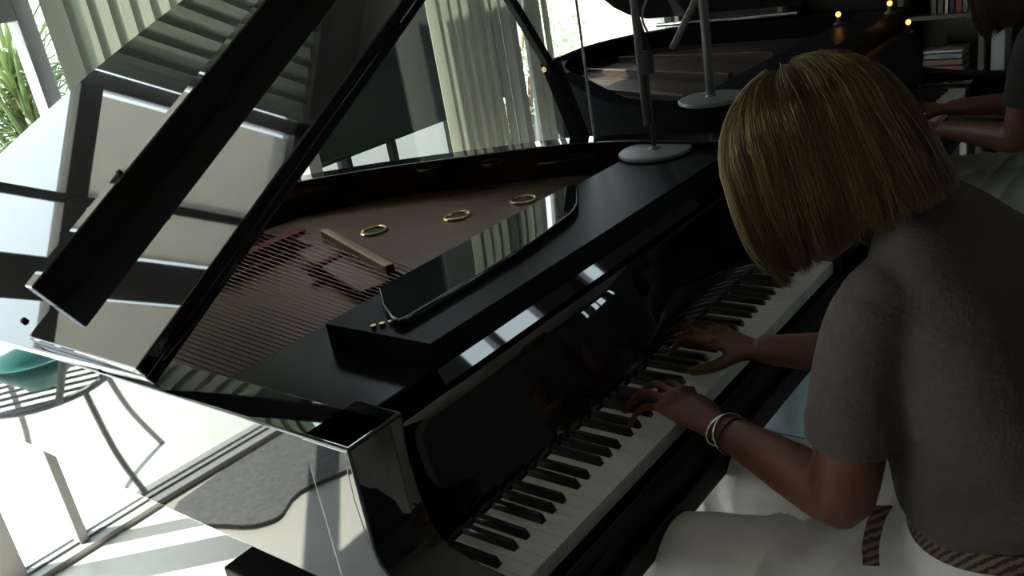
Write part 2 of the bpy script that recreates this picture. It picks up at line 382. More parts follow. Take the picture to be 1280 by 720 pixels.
bv = lip.modifiers.new('bevel', 'BEVEL'); bv.width = .003; bv.segments = 2
for x, y, h in ((.20, .887, .1042), (.75, .887, .1042), (-.09, 1.0, .0215)):
    b_ = MB(); b_.lathe([(.006, 0), (.006, .004), (.004, .006)], n=12); b_.v = [lidpt(x + a, y + b, h + c) for a, b, c in b_.v]
    link('bumper', b_.mesh('bumper'), lid, M['rubber'])
for x in (-.03, .62, 1.27):
    b_ = MB(); b_.tube([(x - .04, .541, .0215), (x + .04, .541, .0215)], .004); b_.v = [lidpt(*q) for q in b_.v]
    link('flap_hinge', b_.mesh('flap_hinge'), lid, M['satin'])
for y in (.75, 1.45):
    link('lid_hinge', MB().tube([(HX - .002, y - .045, HZ), (HX - .002, y + .045, HZ)], .005).mesh('lid_hinge'), lid, M['satin'])
# props
pr = pb(MB().bar((1.335, .728, .99), (1.292, .766, 1.225), .048, .032), 'lid_prop', M['satin'], bevel=.004)
o = link('prop_extension', MB().bar((1.298, .762, 1.19), (1.045, .832, 1.705), .026, .020).mesh('prop_extension'), pr, M['satin'])
link('prop_pivot', MB().tube([(1.262, .766, 1.205), (1.325, .766, 1.205)], .008).mesh('prop_pivot'), pr, M['brass'])
# legs, casters, lyre
for lx, ly in ((.03, .26), (1.19, .26), (.45, 1.30)):
    lg = pb(MB().rings([[(lx + a * s_, ly + b * s_, z) for a, b in ((-1, -1), (1, -1), (1, 1), (-1, 1))] for s_, z in ((.062, .80 if ly > 1 else .62), (.062, .56), (.055, .54), (.036, .12), (.045, .10), (.045, .07))]), 'leg', M['lacquer'], bevel=.004)
    link('caster', MB().tube([(lx - .012, ly, .032), (lx + .012, ly, .032)], .032, 20).bar((lx, ly, .03), (lx, ly, .075), .02).mesh('caster'), lg, M['brass'])
ly_ = pb(MB().bar((.57, .30, .62), (.57, .30, .10), .03, .03).bar((.66, .30, .62), (.66, .30, .10), .03, .03).box(.50, .73, .22, .36, .08, .13), 'pedal_lyre', M['lacquer'], bevel=.004)
for x in (.565, .615, .665): link('pedal', MB().box(x - .012, x + .012, .10, .24, .065, .078).mesh('pedal'), ly_, M['brass'])

# ================================================================== SECOND GRAND PIANO
p2 = empty('grand_piano', 'second black grand piano standing open beyond the first one', 'piano', (2.4, .8, 0)); P2 = V((2.4, .8, 0))
def p2b(mb, name, m, **k):
    o = mb.build(name, m, p2, **k); o.location = -P2; return o
R2 = 1.03
o2 = [(1.56, .38), (1.56, .47)] + [(q.x, q.y) for q in spline([(1.56, .60), (1.62, .80), (1.79, 1.0), (1.97, 1.19), (2.21, 1.45), (2.42, 1.585), (2.62, 1.655), (2.85, 1.66), (3.05, 1.57), (3.17, 1.42), (3.21, 1.2), (3.21, .9)], 4)] + [(3.21, .38)]
i2 = offset(o2, -.07); i2[0] = (1.63, .38); i2[-1] = (3.14, .38); n = len(o2); rim = MB()
vs = [(x, y, z) for z in (.78, R2) for x, y in o2] + [(x, y, z) for z in (.78, R2) for x, y in i2]; fs = []
for i in range(n - 1):
    fs += [(i, i + 1, n + i + 1, n + i), (2 * n + i, 3 * n + i, 3 * n + i + 1, 2 * n + i + 1), (n + i, n + i + 1, 3 * n + i + 1, 3 * n + i), (i, 2 * n + i, 2 * n + i + 1, i + 1)]
for i in (0, n - 1): fs.append((i, n + i, 3 * n + i, 2 * n + i))
p2b(rim.add(vs, fs), 'rim', M['matte'], bevel=.004, angle=50)
q2 = offset(o2, -.065); q2[0] = (1.625, .39); q2[-1] = (3.145, .39)
p2b(MB().prism(q2, .84, .90), 'soundboard', M['spruce'])
q3 = [q for q in offset(o2, -.10) if q[1] > .60]; q3 = [(1.70, .56)] + q3 + [(3.1, .56)]
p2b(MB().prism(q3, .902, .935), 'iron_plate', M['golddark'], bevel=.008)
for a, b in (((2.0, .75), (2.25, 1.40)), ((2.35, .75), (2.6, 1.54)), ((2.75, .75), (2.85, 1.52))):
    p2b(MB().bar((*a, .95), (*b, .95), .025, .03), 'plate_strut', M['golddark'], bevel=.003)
sb = MB()
for i in range(60):
    t = i / 59; sb.tube([(1.75 + 1.3 * t, .72, .958), (1.80 + 1.25 * t, .95 + .62 * min(1, t * 1.8) ** .8, .958)], .001, n=4)
s_ = p2b(sb, 'strings', M['string']); s_['kind'] = 'stuff'
p2b(MB().box(1.63, 3.14, .385, .55, .96, 1.028), 'music_tray', M['satin'], bevel=.004)
p2b(MB().prism([(.29, .76), (.305, .80), (.335, .90), (.355, .955), (.375, .955), (.375, .76)], 1.65, 3.12, 'X'), 'fallboard', M['satin'], smooth=True)
for x0, x1 in ((1.5595, 1.66), (3.11, 3.2105)):
    p2b(MB().prism([(.42, R2), (.375, R2), (.37, .90), (.35, .82), (.32, .785), (.20, .77), (.0, .755), (.0, .67), (.42, .67)], x0, x1, 'X'), 'arm', M['satin'], bevel=.006, angle=50)
p2b(MB().box(1.57, 3.2, .05, .6, .62, .685), 'keybed', M['lacquer'], bevel=.004)
k2 = link('keyboard', MB().box(1.77, 3.02, .12, .29, .69, .715).mesh('keyboard'), p2, M['keywood']); k2.location = -P2
for k in range(52):
    link('white_key', MB().box(1.79 + k * kw, 1.79 + (k + 1) * kw - .0008, .12, .29, .716, KT).mesh('white_key'), k2, M['ivory'])
for k, x in sorted(blk.items()):
    link('black_key', MB().box(1.79 + x - .005, 1.79 + x + .005, .17, .29, .73, KT + .011).mesh('black_key'), k2, M['ebony'])
for x0, x1 in ((1.66, 1.788), (3.02, 3.12)): p2b(MB().box(x0, x1, .10, .29, .69, .755), 'key_block', M['lacquer'], bevel=.004)
lp = [(3.19, .80)] + [(3.19, 1.56), (3.16, 1.66), (3.12, 1.73), (3.05, 1.80), (2.95, 1.86), (2.8, 1.90), (2.6, 1.90), (2.4, 1.80), (2.0, 1.40), (1.8, 1.10), (1.7, .80)]
mb = MB().prism(lp, 0, .022); A2 = math.radians(78)
mb.v = [(3.205 - (3.205 - x) * math.cos(A2) + h * math.sin(A2), y, R2 + .03 + (3.205 - x) * math.sin(A2)) for x, y, h in mb.v]
p2b(mb, 'lid', M['satin'], bevel=.003, angle=50)
p2b(MB().tube([(3.185, .82, R2 + .012), (3.185, 1.50, R2 + .012)], .011, 12), 'lid_hinge', M['chrome'])
for lx, ly in ((1.70, .36), (3.07, .36), (2.6, 1.35)):
    lg = p2b(MB().rings([[(lx + a * s_, ly + b * s_, z) for a, b in ((-1, -1), (1, -1), (1, 1), (-1, 1))] for s_, z in ((.062, .85 if ly > 1 else .63), (.062, .56), (.036, .12), (.045, .07))]), 'leg', M['lacquer'], bevel=.004)
    link('caster', MB().tube([(lx - .012, ly, .032), (lx + .012, ly, .032)], .032, 20).bar((lx, ly, .03), (lx, ly, .075), .02).mesh('caster'), lg, M['brass'])

# ================================================================== STANDS ON THE PIANOS
def disc_base(t, r=.092, m='greymetal'):
    MB().lathe([(.0, 0), (r - .004, 0), (r, .003), (r, .009), (r - .004, .012), (.016, .013), (.012, .02), (.0, .02)], n=48).build('base', M[m], t, bevel=.0015, angle=40)
t = empty('lamp_stand', 'grey lamp stand with round base, clamp and jointed arms on the near piano', 'stand', (1.235, .44, .985)); L0 = V((1.235, .44, .985))
disc_base(t)
def tp(name, mb, m): return mb.build(name, m, t, smooth=True)
tp('stem', MB().tube([(0, 0, .012), (0, 0, .24)], .0055), M['darkmetal'])
tp('tube', MB().tube([(-.002, .012, .075), (-.002, .012, .80)], .0095, 14), M['greymetal'])
MB().box(-.010, .014, -.016, .014, .20, .255).build('clamp', M['darkmetal'], t, bevel=.003)
tp('arm', MB().tube([(.010, -.010, .24), (.0, .045, .48), (-.01, .06, .80)], .006), M['darkmetal'])
tp('cord', MB().tube(spline([(.0, -.015, .30), (.01, .0, .34), (.01, -.035, .42), (.0, -.04, .55), (0, 0, .80)], 6), .003), M['cordm'])
tp('shade', MB().lathe([(.03, .80), (.09, .72), (.092, .72), (.034, .815), (.0, .82)], (0, 0, .06), 32), M['greymetal'])
t = empty('lamp_stand', 'grey lamp stand with round base and hanging bar on the second piano', 'stand', (1.605, .46, 1.031))
disc_base(t)
tp('tube', MB().tube([(.0, .0, .012), (.0, .0, .72)], .0125, 16), M['greymetal'])
MB().bar((0, .012, .29), (-.02, .095, .155), .022, .016).build('arm', M['greymetal'], t, bevel=.003)
tp('shade', MB().lathe([(.03, .70), (.09, .62), (.092, .62), (.034, .715), (.0, .72)], (0, 0, .06), 32), M['greymetal'])
tag(MB().tube(spline([(1.300, .66, 1.008), (1.303, .662, 1.3), (1.298, .66, 1.9), (1.30, .66, ZC)], 6), .0035).build('hanging_cord', M['cordm'], smooth=True),
    'thin pale cord hanging straight down beside the black lid prop', 'cord')

# ================================================================== PEOPLE
def remesh(o, vox, smooth_it=6):
    r = o.modifiers.new('r', 'REMESH'); r.mode = 'VOXEL'; r.voxel_size = vox
    s_ = o.modifiers.new('s', 'SMOOTH'); s_.iterations = smooth_it; s_.factor = .5
    dg = bpy.context.evaluated_depsgraph_get(); me = bpy.data.meshes.new_from_object(o.evaluated_get(dg))
    o.modifiers.clear(); old = o.data; o.data = me; bpy.data.meshes.remove(old)
    me.polygons.foreach_set('use_smooth', [True] * len(me.polygons))
    return o
def oval_loft(mb, secs, n=24, sq=2.2):
    """secs: (center, rx, ry, [tilt vector]) rings in a plane tilted about X."""
    rg = []
    for c, rx, ry, tilt in secs:
        ring = []
        for k in range(n):
            a = 2 * math.pi * k / n; ca, sa = math.cos(a), math.sin(a)
            x = rx * math.copysign(abs(ca) ** (2 / sq), ca); y = ry * math.copysign(abs(sa) ** (2 / sq), sa)
            ring.append((c[0] + x, c[1] + y * math.cos(tilt), c[2] + y * math.sin(tilt)))
        rg.append(ring)
    mb.rings(rg)
def displace(me, fn):
    n = len(me.vertices); co = np.empty(n * 3); me.vertices.foreach_get('co', co); no = np.empty(n * 3); me.vertex_normals.foreach_get('vector', no)
    co = co.reshape(-1, 3); k = np.array([fn(V(q)) for q in co.tolist()])
    me.vertices.foreach_set('co', (co + no.reshape(-1, 3) * k[:, None]).ravel()); me.update()
def hand(mb, wrist, mcp, tips, thumb, nails=None, r=.0078):
    """wrist point, 4 knuckles (index..pinky), 4 tips, thumb chain."""
    w_ = V(wrist); ks = [V(k) for k in mcp]
    c = (ks[1] + ks[2]) / 2; side_ = (ks[0] - ks[3]).normalized()
    up = (c - w_).cross(side_); up = up if up.z > 0 else -up; up.normalize()
    rg = []
    for t, hw, hh in ((0, .024, .018), (.25, .028, .018), (.55, .036, .017), (.85, .040, .014), (1.0, .039, .012)):
        q = w_.lerp(c, t) - up * .004
        rg.append([q + side_ * hw * math.cos(a) + up * hh * math.sin(a) for a in [2 * math.pi * k / 16 for k in range(16)]])
    mb.rings(rg)
    for i, (k, t_) in enumerate(zip(ks, tips)):
        t_ = V(t_); d = t_ - k; L = d.length
        m1 = k + d * .42 + V((0, 0, .36 * L * (.55))); m2 = k + d * .78 + V((0, 0, .36 * L * .42))
        rr = r * (.86 if i == 3 else 1)
        pts = spline([k - d * .25, k, m1, m2, t_], 4); mx = len(pts) - 1
        mb.tube(pts, [rr * (1.12 - .34 * j / mx) for j in range(mx)] + [rr * .6], 10)
        if nails is not None: nails.append((t_, (t_ - m2).normalized(), up))
    th = [V(q) for q in thumb]; pts = spline([w_ + (th[0] - w_) * .5] + th, 5); mx = len(pts) - 1
    mb.tube(pts, [.0150 - .006 * j / mx for j in range(mx)] + [.0055], 10)
    if nails is not None: nails.append((th[-1], (th[-1] - th[-2]).normalized(), up))

class Fig: pass
def figure(D, P):
    """seated player; D = shift; P = parts colours/options."""
    D = V(D); S = lambda q: V(q) + D
    root = empty('person', P['label'], 'person', S((.45, -.5, 0)))
    def ch(o): o.parent = root; o.location = -root.location; return o
    Hc = S((.405, -.285, 1.222)); U = V((-.03, .58, .81)).normalized(); Fw = V((0, .81, -.58)); Fw = (Fw - U * Fw.dot(U)).normalized(); Rt = Fw.cross(U)
    # ---- body
    b = MB(); nails = []
    oval_loft(b, [(S(c), rx, ry, t) for c, rx, ry, t in (((.45, -.52, .52), .15, .11, 0), ((.45, -.52, .62), .16, .115, 0), ((.45, -.50, .74), .135, .10, 0), ((.45, -.475, .88), .14, .10, .1),
                  ((.45, -.45, 1.0), .155, .10, .2), ((.45, -.435, 1.07), .15, .085, .35), ((.44, -.41, 1.12), .06, .055, .6), ((.425, -.365, 1.165), .05, .052, .8), ((.41, -.325, 1.20), .05, .052, .9))])
    # head: skull + jaw + nose + ears
    rg = []
    for k, (z, rw_, f0, f1) in enumerate(((-.118, .020, .035, .075), (-.105, .040, .010, .090), (-.07, .058, -.055, .097), (-.03, .070, -.085, .098), (.01, .075, -.097, .100), (.05, .074, -.095, .094), (.08, .062, -.080, .078), (.10, .040, -.050, .048), (.108, .012, -.015, .015))):
        c0 = Hc + U * z; mid, hl = (f0 + f1) / 2, (f1 - f0) / 2
        rg.append([c0 + Fw * (mid + hl * math.cos(a)) + Rt * rw_ * math.sin(a) for a in [2 * math.pi * j / 24 for j in range(24)]])
    b.rings(rg)
    b.tube([Hc + Fw * .088 + U * .012, Hc + Fw * .108 - U * .018, Hc + Fw * .120 - U * .038, Hc + Fw * .095 - U * .046], [.006, .009, .012, .007], 8)
    for s_ in (-1, 1):
        b.tube([Hc + Rt * s_ * .072 + U * .03 - Fw * .01, Hc + Rt * s_ * .082 + U * .01 - Fw * .02, Hc + Rt * s_ * .074 - U * .03 - Fw * .005], [.008, .012, .007], 8)
        b.ball(Hc + Fw * .088 + Rt * s_ * .031 + U * .008, .014)
    b.tube([Hc + Fw * .094 + Rt * a * .024 - U * .068 for a in (-1, -.5, 0, .5, 1)], [.004, .007, .008, .007, .004], 8)
    # arms
    LS, LE, LW = S((.302, -.378, 1.062)), S((.280, -.345, .798)), S((.378, -.125, .802))
    RS, RE, RWr = S((.615, -.375, 1.065)), S((.690, -.30, .80)), S((.640, -.075, .802))
    for s_, e, w_ in ((LS, LE, LW), (RS, RE, RWr)):
        b.tube(spline([s_, s_.lerp(e, .5), e + (s_ - e) * .06, e.lerp(w_, .06), e.lerp(w_, .3) , e.lerp(w_, .65), w_], 4),
               [.040, .041, .042, .043, .044, .045, .045, .044, .043, .0425, .042, .042, .042, .042, .0415, .041, .040, .039, .037, .035, .033, .031, .0285, .026, .0235][:25], 16)
    hand(b, LW, [S(q) for q in ((.452, -.028, .806), (.436, -.016, .812), (.416, -.008, .809), (.396, -.011, .802))],
         [S(q) for q in ((.505, .060, .746), (.474, .087, .746), (.441, .090, .746), (.402, .058, .746))],
         [S(q) for q in ((.432, -.085, .792), (.470, -.055, .778), (.505, -.022, .762), (.528, .008, .748))], nails)
    hand(b, RWr, [S(q) for q in ((.628, .018, .806), (.649, .026, .812), (.670, .026, .809), (.690, .018, .802))],
         [S(q) for q in ((.650, .112, .752), (.683, .120, .748), (.712, .112, .747), (.738, .082, .746))],
         [S(q) for q in ((.620, -.040, .792), (.602, -.012, .778), (.600, .020, .764), (.610, .050, .750))], nails)
    # legs and feet
    for x, kx in ((.365, .315), (.535, .575)):
        h, k, a = S((x, -.50, .60)), S((kx, -.05, .56)), S((kx, -.02, .08))
        b.tube(spline([h, h.lerp(k, .5), k, k.lerp(a, .1), k.lerp(a, .4), a], 4), [.078, .077, .076, .074, .07, .068, .064, .060, .057, .055, .054, .053, .052, .052, .052, .05, .048, .045, .04, .036, .034][:21], 16)
        b.tube([a + V((0, -.03, -.02)), a + V((0, .05, -.045)), a + V((0, .16, -.06))], [(.036, .036), (.040, .03), (.034, .016)], 12)
    body = ch(b.build('body', P.get('skin', M['skin']))); remesh(body, .0042, 3)
    nl = MB()
    for t_, d, up in nails:
        n_ = (up - d * up.dot(d)).normalized(); s_ = d.cross(n_); c = t_ - d * .004 + n_ * .0052
        nl.add([c - d * .006 - s_ * .0045, c - d * .006 + s_ * .0045, c + d * .005 + s_ * .0035 - n_ * .001, c + d * .005 - s_ * .0035 - n_ * .001,
                c - d * .006 - s_ * .0045 - n_ * .001, c - d * .006 + s_ * .0045 - n_ * .001, c + d * .005 + s_ * .0035 - n_ * .002, c + d * .005 - s_ * .0035 - n_ * .002],
               [(0, 1, 2, 3), (7, 6, 5, 4), (0, 3, 7, 4), (1, 5, 6, 2), (0, 4, 5, 1), (3, 2, 6, 7)])
    ch(nl.build('finger_nails', M['nail']))
    # ---- sweater
    b = MB()
    oval_loft(b, [(S(c), rx, ry, t) for c, rx, ry, t in (((.45, -.515, .757), .165, .130, -.20), ((.45, -.515, .772), .174, .140, -.20), ((.45, -.51, .81), .180, .148, -.10), ((.45, -.495, .88), .180, .14, .05),
                  ((.45, -.475, .97), .190, .135, .15), ((.45, -.46, 1.055), .185, .125, .25), ((.445, -.455, 1.11), .150, .105, .35), ((.44, -.44, 1.15), .095, .075, .45), ((.435, -.415, 1.172), .062, .060, .55), ((.433, -.408, 1.178), .054, .054, .55))])
    for s_, e, in ((LS, LE), (RS, RE)):
        inn_ = V((.06 if s_ is LS else -.06, -.03, .0)); hem = s_.lerp(e, .66)
        b.tube(spline([s_ + inn_ * 1.4, s_ + inn_ * .3, s_.lerp(e, .22), s_.lerp(e, .5), hem, s_.lerp(e, .675)], 4),
               [(.074, .074), (.070, .070), (.066, .067), (.063, .065), (.061, .064), (.060, .063), (.059, .062), (.059, .062), (.058, .062), (.058, .062), (.058, .062), (.058, .062), (.058, .063), (.058, .063), (.058, .063), (.058, .063), (.058, .063), (.057, .062), (.056, .061), (.053, .057), (.048, .052)], 20)
    sw = ch(b.build('sweater', P['top'])); remesh(sw, .007, 8)
    def fold(q):
        z = q.z - D.z; k = 0
        k += .012 * (.6 - abs(math.sin(30 * z + 9 * (q.y - D.y) + 2.0 * noise.noise(q * 4))) ** .6) * max(0, 1 - abs(z - .85) / .10)
        k -= .012 * math.exp(-((z - .90 - .9 * (q.y - D.y + .42)) / .018) ** 2) * max(0, min(1, (.42 - (q.x - D.x)) * 8)) * max(0, min(1, (q.x - D.x - .315) * 40)) * max(0, 1 - abs(z - .93) / .14)
        k += .006 * noise.noise(q * 8) + .001 * noise.noise(q * 22)
        return k
    displace(sw.data, fold)
    # ---- trousers
    b = MB()
    oval_loft(b, [(S(c), rx, ry, t) for c, rx, ry, t in (((.45, -.525, .505), .165, .13, 0), ((.45, -.525, .56), .182, .142, 0), ((.45, -.52, .64), .180, .142, -.05), ((.45, -.515, .735), .160, .126, -.14), ((.45, -.515, .752), .148, .116, -.14))])
    for x, kx in ((.365, .315), (.535, .575)):
        h, k, a = S((x, -.50, .605)), S((kx, -.045, .565)), S((kx, -.02, .10))
        b.tube(spline([h, h.lerp(k, .5), h.lerp(k, .93), k + V((0, .03, -.04)), k.lerp(a, .3) + V((0, .02, 0)), k.lerp(a, .7), a], 4),
               [(.096, .096)] * 3 + [(.094, .094)] * 3 + [(.089, .088)] * 3 + [(.083, .082)] * 3 + [(.076, .076)] * 3 + [(.071, .071)] * 3 + [(.067, .067)] * 3 + [(.062, .062)] * 4, 20)
    tr_ = ch(b.build('trousers', P['legs'])); remesh(tr_, .0065, 6)
    def fold2(q):
        y = q.y - D.y; z = q.z - D.z
        k = .004 * noise.noise(q * 10)
        k += .018 * (.6 - abs(math.sin(40 * y + 22 * (q.x - D.x) + 1.6 * noise.noise(q * 6))) ** .6) * (max(0, 1 - abs(y + .29) / .14) + .7 * max(0, 1 - abs(y + .03) / .08))
        k += .005 * math.sin(85 * z + 5 * noise.noise(q * 5)) * max(0, 1 - abs(z - .44) / .14)
        return k
    displace(tr_.data, fold2)
    # ---- shoes
    for kx in (.315, .575):
        c = S((kx, 0, 0)); sb_ = MB()
        sb_.rings([[(c.x + w_ * math.cos(a), c.y + y, z0 + max(0, h_ * math.sin(a)) - (0 if math.sin(a) > 0 else .0)) for a in [2 * math.pi * j / 16 for j in range(16)]] for y, w_, z0, h_ in ((-.075, .02, .012, .05), (-.06, .036, .012, .075), (0, .040, .012, .085), (.07, .046, .012, .06), (.14, .044, .012, .035), (.185, .02, .012, .015))])
        sb_.rings([[(c.x + w_ * math.cos(a), c.y + y, .001 + (.012 if math.sin(a) > 0 else 0)) for a in [2 * math.pi * j / 16 for j in range(16)]] for y, w_ in ((-.078, .02), (-.06, .038), (0, .042), (.07, .048), (.14, .046), (.19, .02))])
        ch(sb_.build('shoe', M['leather'], smooth=True))
    # ---- hair
    make_hair(Hc, U, Fw, Rt, ch, P)
    R_ = Fig(); R_.ch = ch; R_.S = S; R_.LW = LW; R_.LE = LE; R_.root = root
    return R_

def hair_mat(name, c0, c1, c2):
    m = mat(name, c1, .38); nt = m.node_tree; L = nt.links; b = nt.nodes['Principled BSDF']
    at = nt.nodes.new('ShaderNodeAttribute'); at.attribute_name = 'strand'
    cr_ = nt.nodes.new('ShaderNodeValToRGB'); e = cr_.color_ramp.elements
    e[0].color = (*c0, 1); e[1].color = (*c2, 1); e.new(.5).color = (*c1, 1)
    L.new(at.outputs['Fac'], cr_.inputs[0]); L.new(cr_.outputs[0], b.inputs['Base Color'])
    b.inputs['Roughness'].default_value = .5; b.inputs['Specular IOR Level'].default_value = .3; b.inputs['Specular Tint'].default_value = (1, .86, .6, 1)
    return m
M['hair'] = hair_mat('blonde_hair', (.040, .021, .008), (.135, .080, .030), (.42, .31, .16))
M['hair2'] = hair_mat('light_brown_hair', (.05, .032, .018), (.10, .065, .038), (.18, .13, .08))

def make_hair(Hc, U, Fw, Rt, ch, P):
    rnd = random.Random(3)
    Z_ = V((0, 0, 1)); AX, AF, AB, AU = .108, .114, .128, .124    # half widths: side, front, back, up
    c = Hc + U * .004 - Fw * .004
    ta = math.radians(24); U2 = U * math.cos(ta) + Rt * math.sin(ta) - Fw * .10; U2.normalize(); R2_ = Fw.cross(U2).normalized(); F2 = U2.cross(R2_).normalized()
    def path(phi, th0, lift, jit, drop):
        """phi: 0 front, 90 left, 180 back (deg); starts at polar angle th0 from crown."""
        a = math.radians(phi); out = []
        ca, sa = math.cos(a), math.sin(a); A = AF if ca > 0 else AB
        th1 = math.radians(92)
        n1 = 9
        for i in range(n1):
            th = th0 + (th1 - th0) * i / (n1 - 1)
            k = 1 + lift
            q = c + (F2 * ca * A * math.sin(th) - R2_ * sa * AX * math.sin(th) + U2 * AU * math.cos(th)) * k
            out.append(q)
        # hanging part
        rad = (F2 * ca - R2_ * sa); rad -= U * rad.dot(U)
        back = max(0, -ca)
        d = (-U * (.28 + .37 * back) - Z_ * (.72 - .37 * back)).normalized()
        q = out[-1]; n2 = 9
        for i in range(1, n2 + 1):
            t = i / n2
            flare = .18 * back * (1 - .3 * t) - .16 * t * (1 - back)
            q = q + (d + rad * flare + jit * .25 * t).normalized() * drop / n2
            out.append(q)
        # curl the hem inwards
        for i in range(n2):
            t = (i + 1) / n2
            out[n1 + i] = out[n1 + i] - rad * .020 * t ** 3 * (1 - back * .7)
        return out
    def drop_len(phi):
        a = math.radians(phi); f_ = math.cos(a)
        return .114 + .022 * max(0, f_) - .006 * max(0, -f_) + .036 * math.sin(a)
    # solid under-shell
    mb = MB(); phis = list(range(24, 337, 6)); grid = []
    for ph in phis: grid.append(path(ph, math.radians(2), -.045, V((0, 0, 0)), drop_len(ph) * .93))
    nr = len(grid[0]); vs = [q for g in grid for q in g]; fs = []
    vs2 = [q for g in [path(ph, math.radians(2), -.11, V((0, 0, 0)), drop_len(ph) * .9) for ph in phis] for q in g]
    N = len(vs)
    for i in range(len(phis) - 1):
        for k in range(nr - 1):
            a_ = i * nr + k; fs.append((a_, a_ + 1, a_ + nr + 1, a_ + nr)); fs.append((N + a_, N + a_ + nr, N + a_ + nr + 1, N + a_ + 1))
        fs.append((i * nr + nr - 1, N + i * nr + nr - 1, N + (i + 1) * nr + nr - 1, (i + 1) * nr + nr - 1))
    for i in (0, len(phis) - 1):
        for k in range(nr - 1): fs.append((i * nr + k, N + i * nr + k, N + i * nr + k + 1, i * nr + k + 1))
    mb.add(vs + vs2, fs); vals = [.25] * len(mb.v)
    # strands
    polys = []; 
    for s_ in range(P.get('strands', 6500)):
        ph = rnd.uniform(16, 344); th0 = math.radians(rnd.choice((2, 6, 12, 20, 30, 45)) + rnd.uniform(0, 10))
        clump = noise.noise(V((ph * .16, 3.1, .2))) + .6 * noise.noise(V((ph * .6, 1.1, .9)))
        jit = V((rnd.gauss(0, .12), rnd.gauss(0, .16), rnd.gauss(0, .08))) + V((0, .9 * noise.noise(V((ph * .07, 0, 5))), 0))
        lift = rnd.gauss(-.020, .014) + .05 * noise.noise(V((ph * .11, 1.7, 0)))
        pts = path(ph + rnd.gauss(0, 1.0), th0, lift, jit, drop_len(ph) * rnd.uniform(.84, 1.05))
        polys.append((pts, rnd.uniform(.00035, .0007), min(1, max(0, rnd.gauss(.40, .16) + .42 * clump))))
    A = np.array([[tuple(q) for q in p_[0]] for p_ in polys]); K, Lp, _ = A.shape
    W1 = np.random.uniform(.0004, .0018, (K, 1)); F1 = np.random.uniform(0, 6.28, (K, 1)); ii = np.arange(Lp)[None]
    A += (W1 * np.sin(F1 + ii * .7))[..., None] * np.array(Rt) + (W1 * np.cos(F1 * 1.7 + ii * .55))[..., None] * np.array(Fw)
    T = np.gradient(A, axis=1); T /= np.linalg.norm(T, axis=2, keepdims=True) + 1e-9
    ref = np.array([.577, .577, .577]); B1 = np.cross(T, ref); B1 /= np.linalg.norm(B1, axis=2, keepdims=True) + 1e-9; B2 = np.cross(T, B1)
    rad_ = np.array([p_[1] for p_ in polys])[:, None] * np.minimum(1, (Lp - ii) / 5 + .1)
    VS = np.stack([A + rad_[..., None] * (math.cos(t) * B1 + math.sin(t) * B2) for t in (0, 2.094, 4.189)], axis=2).reshape(-1, 3)
    n0 = len(mb.v); mb.v += [tuple(q) for q in VS.tolist()]
    for k in range(K):
        for i in range(Lp - 1):
            o_ = n0 + (k * Lp + i) * 3
            mb.f += [(o_, o_ + 1, o_ + 4, o_ + 3), (o_ + 1, o_ + 2, o_ + 5, o_ + 4), (o_ + 2, o_, o_ + 3, o_ + 5)]
    vals += [p_[2] for p_ in polys for _k in range(Lp * 3)]
    # a few stray locks hanging in front of the face
    for s_ in range(P.get('stray', 26)):
        ph = rnd.uniform(14, 40); pts = path(ph, math.radians(10), .05 + rnd.uniform(0, .07), V((0, rnd.uniform(-.1, .3), 0)), .09 + rnd.uniform(0, .04)); n0 = len(mb.v)
        mb.tube(pts, .0006, 3, cap=False); vals += [.75] * (len(mb.v) - n0)
    me = mb.mesh('hair', smooth=True, fix=False)
    at = me.attributes.new('strand', 'FLOAT', 'POINT'); at.data.foreach_set('value', vals)
    ch(link('hair', me, None, P['hair']))

R1 = figure((0, 0, 0), dict(label='woman with a blonde bob, taupe sweater and white trousers bending over the keys', top=M['sweater'], legs=M['white'], hair=M['hair']))
# belt, hanging belt end, bracelets
S, ch = R1.S, R1.ch
def loop(c, rx, ry, tilt, z_h, th, n=48, sq=2.2):
    rg = []
    for k in range(n):
        a = 2 * math.pi * k / n; ca, sa = math.cos(a), math.sin(a); cx = math.copysign(abs(ca) ** (2 / sq), ca); sy = math.copysign(abs(sa) ** (2 / sq), sa)
        rg.append([(c[0] + (rx + o_) * cx, c[1] + (ry + o_) * sy * math.cos(tilt), c[2] + (ry + o_) * sy * math.sin(tilt) + h) for o_, h in ((0, -z_h / 2), (th, -z_h / 2), (th, z_h / 2), (0, z_h / 2))])
    return MB().rings(rg, closed=True)
bl = ch(loop(S((.45, -.52, .752)), .163, .129, -.16, .030, .005).build('belt', M['belt'], smooth=False))
be = MB(); pts = spline([(.300, -.392, .790), (.290, -.384, .770), (.283, -.379, .735), (.280, -.380, .705)], 4)
be.rings([[q + V((.003, -.010, 0)), q + V((-.005, .009, 0)), q + V((-.007, .008, 0)), q + V((.001, -.011, 0))] for q in pts])
ch(be.build('belt_end', M['belt']))
for k, (t_, tilt, m_) in enumerate(((.10, .25, 'silver'), (.04, -.15, 'silver'), (.145, -.05, 'leather'))):
    c = R1.LW.lerp(R1.LE, t_); d = (R1.LE - R1.LW).normalized(); a = d.cross(V((0, 0, 1))).normalized(); b_ = d.cross(a)
    rr = .0275 + .011 * t_
    mb = MB().tube([c + a * rr * 1.08 * math.cos(q) + b_ * rr * .98 * math.sin(q) + d * math.sin(q + k) * tilt * .04 for q in [2 * math.pi * j / 40 for j in range(41)]], .0022, 6)
    ch(mb.build('bracelet', M[m_], smooth=True))
figure((1.80, .12, -.005), dict(label='second player in dark clothes, bare forearms reaching to the far piano keys', top=M['dark'], legs=M['greycloth'], hair=M['hair2'], strands=900, stray=6))

